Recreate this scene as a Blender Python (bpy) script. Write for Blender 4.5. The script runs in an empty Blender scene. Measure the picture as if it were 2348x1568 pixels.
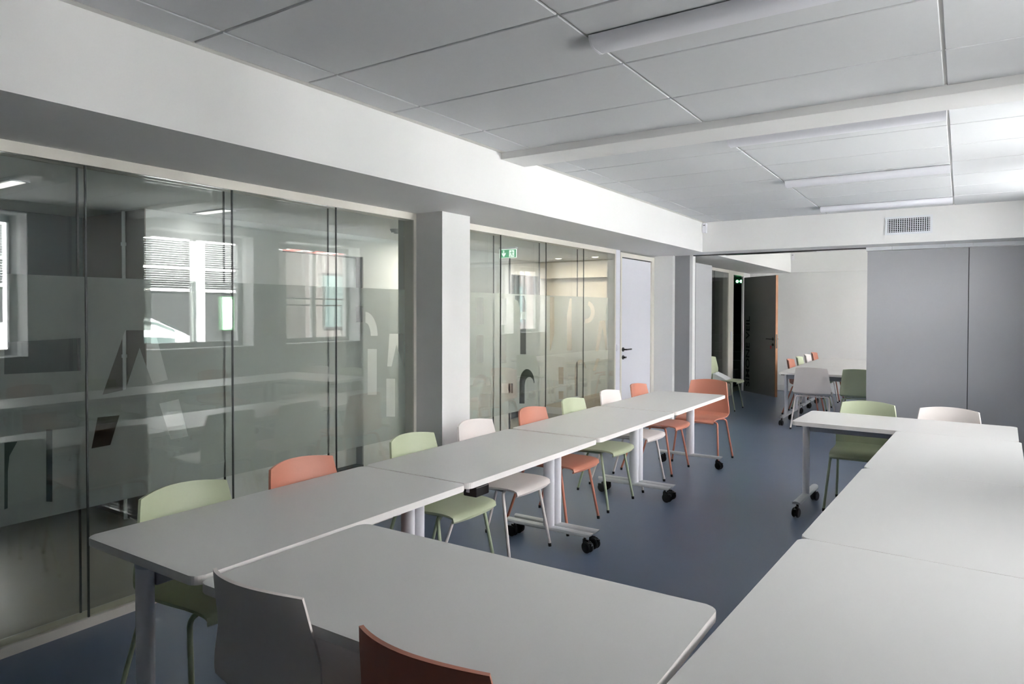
import bpy, bmesh, math, random
from mathutils import Vector, Matrix

random.seed(7)
scene = bpy.context.scene
col = scene.collection
R = math.radians

# ------------------------------------------------------------------ camera
cam_data = bpy.data.cameras.new('camera')
cam = bpy.data.objects.new('camera', cam_data)
col.objects.link(cam)
scene.camera = cam
YAW, PITCH, ROLL, F_PX, CY, CAM_H = 0.5807, -0.0166, 0.002, 1568.33, 738.93, 1.5366
cam_data.sensor_fit = 'HORIZONTAL'
cam_data.sensor_width = 36.0
cam_data.lens = 36.0 * F_PX / 2348.0
cam_data.shift_y = -(784.0 - CY) / 2348.0
cam_data.clip_start = 0.02
cam_data.clip_end = 200
cam.rotation_mode = 'XYZ'
cam.matrix_world = (Matrix.Translation((0, 0, CAM_H)) @ Matrix.Rotation(YAW, 4, 'Z')
                    @ Matrix.Rotation(math.pi / 2 + PITCH, 4, 'X') @ Matrix.Rotation(ROLL, 4, 'Z'))

# ------------------------------------------------------------------ sky and exposure
world = bpy.data.worlds.new('overcast_sky')
scene.world = world
world.use_nodes = True
wn = world.node_tree.nodes
bg = wn['Background']
bg.inputs[0].default_value = (0.965, 0.98, 1.0, 1)
bg.inputs[1].default_value = 3.6
scene.view_settings.view_transform = 'Standard'
scene.view_settings.look = 'None'
scene.view_settings.exposure = 1.9
scene.view_settings.gamma = 1.0
scene.view_settings.use_curve_mapping = False
scene.cycles.max_bounces = 12
scene.cycles.diffuse_bounces = 6
scene.cycles.glossy_bounces = 5
scene.cycles.transmission_bounces = 8
scene.cycles.transparent_max_bounces = 24
scene.cycles.use_denoising = True
scene.cycles.caustics_reflective = False
scene.cycles.caustics_refractive = False

# sun over the roof, on the street and the houses opposite
sun_data = bpy.data.lights.new('sun', 'SUN')
sun_data.energy = 60.0
sun_data.angle = 0.02
sun_data.color = (1.0, 0.975, 0.95)
sun = bpy.data.objects.new('sun', sun_data)
col.objects.link(sun)
sun.rotation_euler = Vector((0.74, 0.15, -0.66)).to_track_quat('-Z', 'Y').to_euler()

# ------------------------------------------------------------------ materials
def s2l(c):
    c /= 255.0
    return c / 12.92 if c <= 0.04045 else ((c + 0.055) / 1.055) ** 2.4


def rgb(r, g, b):
    return (s2l(r), s2l(g), s2l(b), 1.0)


MATS = {}


def mat(name, color, rough=0.5, metal=0.0, spec=0.5, noise=0.03, scale=8.0, bump=0.0, bscale=200.0, emit=None):
    m = bpy.data.materials.new(name)
    m.use_nodes = True
    nt = m.node_tree
    b = nt.nodes['Principled BSDF']
    c = rgb(*color)
    tc = nt.nodes.new('ShaderNodeTexCoord')
    nz = nt.nodes.new('ShaderNodeTexNoise')
    nz.inputs['Scale'].default_value = scale
    nz.inputs['Detail'].default_value = 4
    nt.links.new(tc.outputs['Object'], nz.inputs['Vector'])
    mx = nt.nodes.new('ShaderNodeMix')
    mx.data_type = 'RGBA'
    mx.inputs[6].default_value = tuple(max(0, v * (1 - noise)) for v in c[:3]) + (1,)
    mx.inputs[7].default_value = tuple(min(1, v * (1 + noise)) for v in c[:3]) + (1,)
    nt.links.new(nz.outputs['Fac'], mx.inputs[0])
    nt.links.new(mx.outputs[2], b.inputs['Base Color'])
    b.inputs['Roughness'].default_value = rough
    b.inputs['Metallic'].default_value = metal
    b.inputs['Specular IOR Level'].default_value = spec
    if bump:
        n2 = nt.nodes.new('ShaderNodeTexNoise')
        n2.inputs['Scale'].default_value = bscale
        n2.inputs['Detail'].default_value = 3
        nt.links.new(tc.outputs['Object'], n2.inputs['Vector'])
        bp = nt.nodes.new('ShaderNodeBump')
        bp.inputs['Strength'].default_value = bump
        bp.inputs['Distance'].default_value = 0.002
        nt.links.new(n2.outputs['Fac'], bp.inputs['Height'])
        nt.links.new(bp.outputs['Normal'], b.inputs['Normal'])
    if emit:
        b.inputs['Emission Color'].default_value = rgb(*emit[0])
        b.inputs['Emission Strength'].default_value = emit[1]
    MATS[name] = m
    return m


def glass_mat(name, tint, ior=1.5, gain=1.0):
    m = bpy.data.materials.new(name)
    m.use_nodes = True
    nt = m.node_tree
    nt.nodes.remove(nt.nodes['Principled BSDF'])
    out = nt.nodes['Material Output']
    tr = nt.nodes.new('ShaderNodeBsdfTransparent')
    tr.inputs[0].default_value = tint
    gl = nt.nodes.new('ShaderNodeBsdfGlossy')
    gl.inputs['Roughness'].default_value = 0.0
    geo = nt.nodes.new('ShaderNodeNewGeometry')
    mi = nt.nodes.new('ShaderNodeMix')
    mi.inputs[2].default_value = ior
    mi.inputs[3].default_value = 1.0 / ior
    nt.links.new(geo.outputs['Backfacing'], mi.inputs[0])
    fr = nt.nodes.new('ShaderNodeFresnel')
    nt.links.new(mi.outputs[0], fr.inputs['IOR'])
    mul = nt.nodes.new('ShaderNodeMath')
    mul.operation = 'MULTIPLY'
    mul.use_clamp = True
    mul.inputs[1].default_value = gain
    nt.links.new(fr.outputs[0], mul.inputs[0])
    mx = nt.nodes.new('ShaderNodeMixShader')
    nt.links.new(mul.outputs[0], mx.inputs[0])
    nt.links.new(tr.outputs[0], mx.inputs[1])
    nt.links.new(gl.outputs[0], mx.inputs[2])
    nt.links.new(mx.outputs[0], out.inputs['Surface'])
    MATS[name] = m
    return m


def film_mat(name):
    m = bpy.data.materials.new(name)
    m.use_nodes = True
    nt = m.node_tree
    nt.nodes.remove(nt.nodes['Principled BSDF'])
    out = nt.nodes['Material Output']
    tl = nt.nodes.new('ShaderNodeBsdfTranslucent')
    tl.inputs[0].default_value = (0.80, 0.84, 0.82, 1)
    df = nt.nodes.new('ShaderNodeBsdfDiffuse')
    df.inputs[0].default_value = (0.55, 0.60, 0.58, 1)
    tr = nt.nodes.new('ShaderNodeBsdfTransparent')
    tr.inputs[0].default_value = (0.92, 0.95, 0.93, 1)
    a = nt.nodes.new('ShaderNodeMixShader')
    a.inputs[0].default_value = 0.22
    nt.links.new(tl.outputs[0], a.inputs[1])
    nt.links.new(df.outputs[0], a.inputs[2])
    b = nt.nodes.new('ShaderNodeMixShader')
    b.inputs[0].default_value = 0.45
    nt.links.new(a.outputs[0], b.inputs[1])
    nt.links.new(tr.outputs[0], b.inputs[2])
    nt.links.new(b.outputs[0], out.inputs['Surface'])
    MATS[name] = m
    return m


white_paint = mat('white_wall_paint', (226, 226, 225), 0.6, bump=0.05, noise=0.015)
ceil_tile = mat('ceiling_tile_fibre', (205, 207, 209), 0.8, noise=0.02, scale=30, bump=0.12, bscale=350)
grid_mat = mat('ceiling_grid_enamel', (215, 214, 210), 0.5)
gap_mat = mat('ceiling_void', (60, 60, 60), 0.9)
floor_mat = mat('blue_grey_vinyl_floor', (97, 110, 131), 0.33, noise=0.06, scale=3.0, bump=0.03, bscale=90)
floor2_mat = mat('taupe_corridor_floor', (150, 146, 132), 0.45, noise=0.06, scale=4.0)
frame_mat = mat('cream_lacquered_frame', (224, 220, 211), 0.45, noise=0.01)
grey_panel = mat('grey_partition_laminate', (172, 173, 177), 0.5, noise=0.012)
grey_dark = mat('mid_grey_laminate', (146, 147, 149), 0.5, noise=0.012)
taupe = mat('taupe_corridor_paint', (120, 112, 103), 0.6, noise=0.03)
teal = mat('dark_teal_paint', (62, 80, 82), 0.6, noise=0.03)
cream = mat('cream_corridor_paint', (214, 205, 188), 0.6, noise=0.015)
corr_white = mat('pale_corridor_paint', (224, 226, 226), 0.6, noise=0.015)
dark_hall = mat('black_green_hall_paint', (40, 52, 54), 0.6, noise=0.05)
door_white = mat('lilac_white_door', (222, 222, 230), 0.45, noise=0.01)
door_grey = mat('slate_door_laminate', (146, 145, 143), 0.5, noise=0.02)
door_edge = mat('oiled_wood_edge', (186, 132, 96), 0.5, noise=0.12, scale=14)
black_plastic = mat('black_plastic', (16, 16, 18), 0.4, noise=0.05)
black_ink = mat('black_lettering', (34, 34, 35), 0.5, noise=0.02)
steel_dark = mat('burnished_steel', (80, 80, 80), 0.3, metal=0.9)
red_tag = mat('red_key_tag', (210, 40, 60), 0.5)
top_mat = mat('white_laminate_tabletop', (206, 206, 205), 0.38, noise=0.012, bump=0.02, bscale=500)
edge_mat = mat('white_edge_band', (232, 229, 227), 0.4, noise=0.01)
post_mat = mat('white_powder_coat', (226, 226, 232), 0.3, noise=0.01)
foot_mat = mat('satin_grey_aluminium', (205, 208, 210), 0.32, metal=0.25, noise=0.02)
rail_mat = mat('grey_steel_rail', (196, 198, 208), 0.4, noise=0.01)
CH = {
    'green': mat('sage_green_shell', (180, 189, 160), 0.45, noise=0.015, bump=0.03, bscale=400),
    'orange': mat('terracotta_shell', (190, 126, 106), 0.45, noise=0.015, bump=0.03, bscale=400),
    'white': mat('blush_white_shell', (220, 213, 210), 0.45, noise=0.015, bump=0.03, bscale=400),
}
CL = {
    'green': mat('sage_green_tube', (162, 173, 146), 0.35, noise=0.01),
    'orange': mat('terracotta_tube', (186, 118, 98), 0.35, noise=0.01),
    'white': mat('blush_white_tube', (218, 211, 208), 0.35, noise=0.01),
}
lamp_mat = mat('opal_light_diffuser', (222, 223, 229), 0.45, noise=0.01)
vent_white = mat('white_grille_enamel', (222, 225, 229), 0.4)
vent_dark = mat('duct_shadow_black', (18, 20, 22), 0.8)
seal_mat = mat('dark_glazing_seal', (52, 58, 58), 0.5)
sill_track = mat('cream_inner_track', (206, 202, 178), 0.5)
green_sign = mat('green_sign_plate', (44, 140, 96), 0.5, emit=((44, 150, 100), 0.25))
white_sign = mat('white_sign_print', (225, 235, 228), 0.5, emit=((225, 240, 230), 0.3))
green_glow = mat('green_lamp_lens', (90, 240, 140), 0.4, emit=((110, 255, 160), 6.0))
line_glow = mat('linear_lamp_lens', (240, 240, 236), 0.4, emit=((255, 250, 242), 0.3))
down_glow = mat('warm_downlight_lens', (255, 240, 215), 0.4, emit=((255, 232, 200), 10.0))
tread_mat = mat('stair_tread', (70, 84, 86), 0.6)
win_frame = mat('grey_window_aluminium', (176, 178, 178), 0.45, noise=0.01)
asphalt = mat('pale_street_asphalt', (176, 176, 176), 0.9, noise=0.1, scale=20)
facade_dark = mat('charcoal_facade', (78, 80, 81), 0.7, noise=0.08)
facade_light = mat('pale_bounce_facade', (172, 172, 173), 0.8, noise=0.03)  # tone of the unseen storey that bounces light indoors
facade_brown = mat('brown_grey_facade', (58, 54, 52), 0.8, noise=0.1)
slat_white = mat('white_louvre_slat', (236, 238, 238), 0.5)
louvre_grey = mat('grey_louvre_slat', (150, 153, 154), 0.5)
car_paint = mat('white_car_paint', (240, 242, 244), 0.2, noise=0.005)
car_glass = mat('dark_car_window', (60, 72, 70), 0.1, noise=0.02)
rubber = mat('tyre_rubber', (26, 26, 26), 0.8)
poster_mat = mat('pale_green_poster', (214, 232, 218), 0.6)
poster_edge = mat('green_poster_border', (120, 200, 130), 0.6)
tape_red = mat('red_barrier_stripe', (222, 60, 56), 0.5)
tape_white = mat('white_barrier_stripe', (240, 240, 240), 0.5)
glass = glass_mat('clear_partition_glass', (0.968, 0.98, 0.974, 1), gain=1.25)
win_glass = glass_mat('window_glass', (0.98, 0.982, 0.982, 1))
film = film_mat('frosted_adhesive_film')

# ------------------------------------------------------------------ builders
def link(o, parent=None):
    col.objects.link(o)
    if parent is not None:
        o.parent = parent
    return o


def mesh_obj(name, bm, m, parent=None, smooth=False, angle=40):
    me = bpy.data.meshes.new(name)
    bmesh.ops.recalc_face_normals(bm, faces=bm.faces)
    bm.to_mesh(me)
    bm.free()
    if smooth:
        for p in me.polygons:
            p.use_smooth = True
        try:
            me.set_sharp_from_angle(angle=R(angle))
        except Exception:
            pass
    for mm in (m if isinstance(m, (list, tuple)) else [m]):
        me.materials.append(mm)
    o = bpy.data.objects.new(name, me)
    return link(o, parent)


def tag(o, label=None, cat=None, group=None, kind=None):
    if label:
        o['label'] = label
    if cat:
        o['category'] = cat
    if group:
        o['group'] = group
    if kind:
        o['kind'] = kind
    return o


def empty(name, loc=(0, 0, 0), rz=0.0, parent=None):
    o = bpy.data.objects.new(name, None)
    o.empty_display_size = 0.1
    o.location = loc
    o.rotation_euler = (0, 0, rz)
    return link(o, parent)


def add_box(bm, x0, x1, y0, y1, z0, z1, bevel=0.0, seg=2):
    vs = [bm.verts.new((x, y, z)) for x in (x0, x1) for y in (y0, y1) for z in (z0, z1)]
    idx = [(0, 1, 3, 2), (4, 6, 7, 5), (0, 4, 5, 1), (2, 3, 7, 6), (0, 2, 6, 4), (1, 5, 7, 3)]
    fs = [bm.faces.new([vs[i] for i in f]) for f in idx]
    if bevel:
        es = list({e for f in fs for e in f.edges})
        bmesh.ops.bevel(bm, geom=es, offset=bevel, segments=seg, affect='EDGES', profile=0.5)


def box(name, x0, x1, y0, y1, z0, z1, m, parent=None, bevel=0.0):
    bm = bmesh.new()
    add_box(bm, x0, x1, y0, y1, z0, z1, bevel)
    return mesh_obj(name, bm, m, parent)


def boxes(name, lst, m, parent=None, bevel=0.0):
    bm = bmesh.new()
    for b in lst:
        add_box(bm, *b, bevel=bevel)
    return mesh_obj(name, bm, m, parent)


def add_cyl(bm, p0, p1, r0, r1=None, seg=20, caps=True):
    p0, p1 = Vector(p0), Vector(p1)
    r1 = r0 if r1 is None else r1
    d = (p1 - p0).normalized()
    a = d.orthogonal().normalized()
    b = d.cross(a)
    ra, rb = [], []
    for i in range(seg):
        t = 2 * math.pi * i / seg
        o = a * math.cos(t) + b * math.sin(t)
        ra.append(bm.verts.new(p0 + o * r0))
        rb.append(bm.verts.new(p1 + o * r1))
    for i in range(seg):
        j = (i + 1) % seg
        bm.faces.new((ra[i], ra[j], rb[j], rb[i]))
    if caps:
        bm.faces.new(ra[::-1])
        bm.faces.new(rb)


def add_tube(bm, pts, r, seg=12):
    """sweep a circle along a polyline of points"""
    pts = [Vector(p) for p in pts]
    rings = []
    up = None
    for i, p in enumerate(pts):
        if i == 0:
            d = pts[1] - p
        elif i == len(pts) - 1:
            d = p - pts[i - 1]
        else:
            d = (pts[i + 1] - p).normalized() + (p - pts[i - 1]).normalized()
        d.normalize()
        if up is None:
            up = d.orthogonal().normalized()
        a = (up - d * up.dot(d)).normalized()
        up = a
        b = d.cross(a)
        rings.append([bm.verts.new(p + (a * math.cos(2 * math.pi * k / seg) + b * math.sin(2 * math.pi * k / seg)) * r)
                      for k in range(seg)])
    for q, w in zip(rings, rings[1:]):
        for k in range(seg):
            j = (k + 1) % seg
            bm.faces.new((q[k], q[j], w[j], w[k]))
    bm.faces.new(rings[0][::-1])
    bm.faces.new(rings[-1])


def fillet(pts, r, n=6):
    """round the inner corners of a polyline"""
    pts = [Vector(p) for p in pts]
    out = [pts[0]]
    for a, b, c in zip(pts, pts[1:], pts[2:]):
        u, v = (a - b).normalized(), (c - b).normalized()
        p, q = b + u * r, b + v * r
        for i in range(n + 1):
            t = i / n
            out.append(p * (1 - t) ** 2 + b * 2 * t * (1 - t) + q * t * t)
    out.append(pts[-1])
    return out


def add_prism(bm, poly, axis, a, b):
    """extrude a 2D polygon along an axis from a to b; poly in the two other axes"""
    def P(p, t):
        if axis == 'x':
            return (t, p[0], p[1])
        if axis == 'y':
            return (p[0], t, p[1])
        return (p[0], p[1], t)
    va = [bm.verts.new(P(p, a)) for p in poly]
    vb = [bm.verts.new(P(p, b)) for p in poly]
    n = len(poly)
    for i in range(n):
        j = (i + 1) % n
        bm.faces.new((va[i], va[j], vb[j], vb[i]))
    bm.faces.new(va[::-1])
    bm.faces.new(vb)


def copy_tree(o, parent=None):
    c = o.copy()
    col.objects.link(c)
    c.parent = parent
    for ch in o.children:
        copy_tree(ch, c)
    return c


def flat_sheet(name, outer, holes, mapper, m, parent=None):
    """a filled outline with holes; mapper turns 2D into 3D"""
    cu = bpy.data.curves.new(name + '_outline', 'CURVE')
    cu.dimensions = '2D'
    cu.fill_mode = 'BOTH'
    for poly in [outer] + list(holes):
        sp = cu.splines.new('POLY')
        sp.points.add(len(poly) - 1)
        for p, q in zip(sp.points, poly):
            p.co = (q[0], q[1], 0, 1)
        sp.use_cyclic_u = True
    tmp = bpy.data.objects.new(name + '_outline', cu)
    col.objects.link(tmp)
    dg = bpy.context.evaluated_depsgraph_get()
    me = bpy.data.meshes.new_from_object(tmp.evaluated_get(dg))
    bpy.data.objects.remove(tmp)
    bpy.data.curves.remove(cu)
    me.name = name
    for v in me.vertices:
        v.co = mapper(v.co.x, v.co.y)
    me.materials.clear()
    me.materials.append(m)
    o = bpy.data.objects.new(name, me)
    return link(o, parent)


def text_mesh(name, body, size, m, parent=None, extrude=0.001, offset=0.0, align='LEFT'):
    cu = bpy.data.curves.new(name + '_font', 'FONT')
    cu.body = body
    cu.size = size
    cu.extrude = extrude
    cu.offset = offset
    cu.align_x = align
    tmp = bpy.data.objects.new(name + '_font', cu)
    col.objects.link(tmp)
    dg = bpy.context.evaluated_depsgraph_get()
    me = bpy.data.meshes.new_from_object(tmp.evaluated_get(dg))
    bpy.data.objects.remove(tmp)
    bpy.data.curves.remove(cu)
    me.name = name
    me.materials.clear()
    me.materials.append(m)
    o = bpy.data.objects.new(name, me)
    return link(o, parent)


# ------------------------------------------------------------------ the setting
ZC, ZS, XS, XG, XR = 2.654, 2.284, -2.736, -3.513, 1.0
YF, YB = -1.8, 14.0


def S(o, label, cat):
    return tag(o, label, cat, kind='structure')


S(box('floor', XG - 0.1, XR + 0.36, YF, YB + 0.1, -0.1, 0.0, floor_mat), 'blue grey vinyl floor of the meeting room', 'floor')
S(box('floor', -6.3, XG - 0.1, YF, 16.6, -0.1, 0.0, floor2_mat), 'taupe corridor floor behind the glass partition', 'floor')
S(box('ceiling_slab', -6.4, XR + 0.36, YF - 0.1, 16.7, 2.80, 2.95, gap_mat), 'dark slab hidden above the suspended ceiling', 'ceiling')  # unseen roof, put in to keep sky light out of the shell

# suspended ceiling, each tile a piece of its own
ceiling = box('ceiling', XS, XR, YF, YB, ZC + 0.009, ZC + 0.03, grid_mat)
S(ceiling, 'suspended ceiling of wide white rectangular tiles over the meeting room', 'ceiling')
xe = [-2.700, -2.491, -1.2844, -0.0748, XR]
bay1 = [YF] + [1.6735 + 0.6 * i for i in range(-5, 4)] + [4.023]
bay2 = [4.331] + [4.87 + 0.6 * i for i in range(0, 7)]
bay2 = [y for y in bay2 if y < 8.5] + [8.545]
tile_cache = {}
for ys in (bay1, bay2):
    for y0, y1 in zip(ys, ys[1:]):
        for x0, x1 in zip(xe, xe[1:]):
            gx, gy = 0.006, 0.006
            w, d = round(x1 - x0 - 2 * gx, 4), round(y1 - y0 - 2 * gy, 4)
            if w < 0.03 or d < 0.03:
                continue
            key = (w, d)
            if key not in tile_cache:
                bm = bmesh.new()
                add_box(bm, -w / 2, w / 2, -d / 2, d / 2, 0, 0.012, 0.0)
                es = [e for e in bm.edges if all(v.co.z < 0.001 for v in e.verts)]
                bmesh.ops.bevel(bm, geom=es, offset=0.003, segments=1, affect='EDGES')
                o = mesh_obj('ceiling_tile', bm, ceil_tile, ceiling)
                tile_cache[key] = o
            else:
                o = tile_cache[key].copy()
                col.objects.link(o)
            o.location = ((x0 + x1) / 2, (y0 + y1) / 2, ZC)
box('edge_trim', XS, -2.700, YF, 4.023, ZC + 0.001, ZC + 0.009, grid_mat, ceiling)
box('edge_trim', XS, -2.700, 4.331, 8.545, ZC + 0.001, ZC + 0.009, grid_mat, ceiling)

# dropped beams and soffit
S(box('beam_soffit', -3.62, XS, YF, YB, ZS, 2.80, white_paint), 'deep white soffit running above the glass partition', 'beam')
S(box('beam_far', XS, XR, 8.5475, 9.20, ZS, 2.80, white_paint), 'white beam with air grille crossing above the grey partition', 'beam')
S(box('beam_middle', XS, XR, 4.023, 4.331, 2.609, 2.80, white_paint, None, 0.003), 'shallow white beam between the two tiled ceiling bays', 'beam')
S(box('beam_back', XS, XR, 13.93, YB, ZS, 2.80, white_paint), 'white beam on the back wall of the far room', 'beam')

# right wall with its windows
WINS = [(1.98, 3.16), (4.45, 5.86), (6.40, 7.83), (9.30, 10.60), (10.92, 12.34), (12.62, 13.72)]  # far room: first opening widened, last one added, to let in more light
WZ0, WZ1 = 1.045, 2.53
bm = bmesh.new()
ycur = YF
for a, b in WINS:
    add_box(bm, XR, XR + 0.35, ycur, a, 0, 2.80)
    add_box(bm, XR, XR + 0.35, a, b, 0, WZ0)
    add_box(bm, XR, XR + 0.35, a, b, WZ1, 2.80)
    ycur = b
add_box(bm, XR, XR + 0.35, ycur, YB + 0.1, 0, 2.80)
S(mesh_obj('wall_right', bm, white_paint), 'white outer wall with deep window openings', 'wall')
wlab = ['street window nearest the camera in the outer wall', 'street window behind the terracotta chairs of the bright table row',
        'street window beside the grey partition', 'unseen first window of the far room, widened for more light', 'second street window of the far room', 'added unseen window lighting the far room by the back wall']
for i, (a, b) in enumerate(WINS):
    w = empty('window_%d' % (i + 4), (XR + 0.25, (a + b) / 2, WZ0))
    S(w, wlab[i], 'window')
    h, L2 = WZ1 - WZ0, (b - a) / 2
    boxes('window_frame', [(0, .06, -L2, -L2 + .07, 0, h), (0, .06, L2 - .07, L2, 0, h), (0, .06, -L2 + .07, L2 - .07, 0, .08),
                           (0, .06, -L2 + .07, L2 - .07, h - .08, h)], win_frame, w)
    box('mullion', 0, .06, -.035, .035, .08, h - .08, win_frame, w)
    for s in (-1, 1):
        y0, y1 = (-L2 + .07, -.035) if s < 0 else (.035, L2 - .07)
        box('window_pane', .026, .034, y0, y1, .08, h - .08, win_glass, w)
    box('window_sill', -.27, 0, -L2, L2, -.02, .012, white_paint, w, 0.004)

S(box('wall_front', -6.4, XR + 0.35, YF - 0.1, YF, 0, 2.80, white_paint), 'white wall behind the camera', 'wall')
wb = S(boxes('wall_back', [(-3.51, XR + .35, YB, YB + .1, 0, 2.80)], white_paint), 'white back wall of the far room', 'wall')
S(box('baseboard_back', -3.46, XR, YB - .015, YB, 0, .11, white_paint, None, 0.004), 'white baseboard along the back wall', 'baseboard')
S(box('baseboard_right', XR - .015, XR, YF, YB - .02, 0, .10, white_paint, None, 0.004), 'white baseboard under the street windows', 'baseboard')

# columns of the glass wall
S(box('column_1', -3.70, -3.257, 4.008, 4.354, 0, ZS, white_paint), 'white square column between the two glass partitions', 'column')
S(box('column_2', -3.70, -3.262, 8.872, 9.06, 0, ZS, white_paint), 'white column beside the plain white door', 'column')
S(box('trim_1', -3.262, -3.24, 8.872, 9.06, 0, ZS, white_paint), 'white corner strip edging the column by the white door', 'trim')
S(box('trim_2', -3.24, -3.035, 8.955, 9.10, 0, ZS, grey_dark), 'grey wall post where the movable partition locks', 'trim')
S(box('trim_3', -3.035, -2.995, 8.955, 9.06, 0, ZS, white_paint), 'white aluminium jamb of the movable partition', 'trim')


# glazed partitions
def glazing(name, label, y0, y1, joints, cuts):
    w = empty(name, (0, 0, 0))
    S(w, label, 'glass partition')
    boxes('frame', [(-3.62, XG, y0, y1, ZS - .052, ZS), (-3.62, XG, y0, y0 + .03, .045, ZS - .052), (-3.62, XG, y1 - .03, y1, .045, ZS - .052),
                    (-3.62, XG, y0, y1, 0, .045)], frame_mat, w)
    box('inner_track', -3.598, -3.534, y0 + .03, y1 - .03, .045, .05, sill_track, w)
    ed = [y0 + .03] + joints + [y1 - .03]
    for x0, x1 in ((-3.533, -3.523), (-3.612, -3.602)):
        for a, b in zip(ed, ed[1:]):
            box('glass_pane', x0, x1, a + .004, b - .004, .046, ZS - .053, glass, w)
        for j in joints:
            box('joint_seal', x0 + .001, x1 - .001, j - .004, j + .004, .046, ZS - .053, seal_mat, w)
    if cuts is not None:
        flat_sheet('frosted_film', [(y0 + .035, .56), (y1 - .035, .56), (y1 - .035, 1.70), (y0 + .035, 1.70)], cuts,
                   lambda u, v: Vector((-3.6005, u, v)), film, w)
    return w


CUT1 = [[[1.32, 1.39], [1.639, 1.4], [1.638, 1.24], [1.318, 1.247]], [[1.316, 0.938], [1.367, 0.936], [1.335, 0.875], [1.328, 0.807], [1.326, 0.639], [1.313, 0.636]], [[1.485, 0.973], [1.511, 0.969], [1.508, 0.626], [1.482, 0.633]], [[1.853, 1.433], [2.008, 1.43], [2.078, 1.16], [1.994, 1.144], [1.926, 1.34], [1.852, 1.127], [1.739, 1.112]], [[1.715, 1.001], [1.821, 0.998], [1.775, 0.853], [1.685, 0.85]], [[2.029, 1.035], [2.139, 1.047], [2.194, 0.834], [2.093, 0.83]], [[3.461, 1.568], [3.533, 1.569], [3.533, 1.456], [3.461, 1.456]], [[3.555, 1.528], [3.569, 1.527], [3.584, 1.523], [3.598, 1.516], [3.611, 1.508], [3.624, 1.497], [3.636, 1.484], [3.647, 1.468], [3.656, 1.452], [3.664, 1.433], [3.67, 1.414], [3.674, 1.393], [3.677, 1.372], [3.678, 1.351], [3.607, 1.353], [3.606, 1.364], [3.605, 1.376], [3.603, 1.387], [3.601, 1.397], [3.597, 1.407], [3.593, 1.416], [3.589, 1.425], [3.584, 1.432], [3.579, 1.438], [3.573, 1.443], [3.567, 1.446], [3.561, 1.448], [3.554, 1.449]], [[3.576, 1.259], [3.669, 1.254], [3.668, 0.916], [3.575, 0.925]], [[3.769, 1.027], [3.864, 1.019], [3.864, 0.729], [3.769, 0.742]], [[3.803, 1.363], [3.957, 1.359], [4.022, 1.102], [3.957, 1.106], [3.879, 1.278], [3.826, 1.115], [3.779, 1.118]]]
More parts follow.
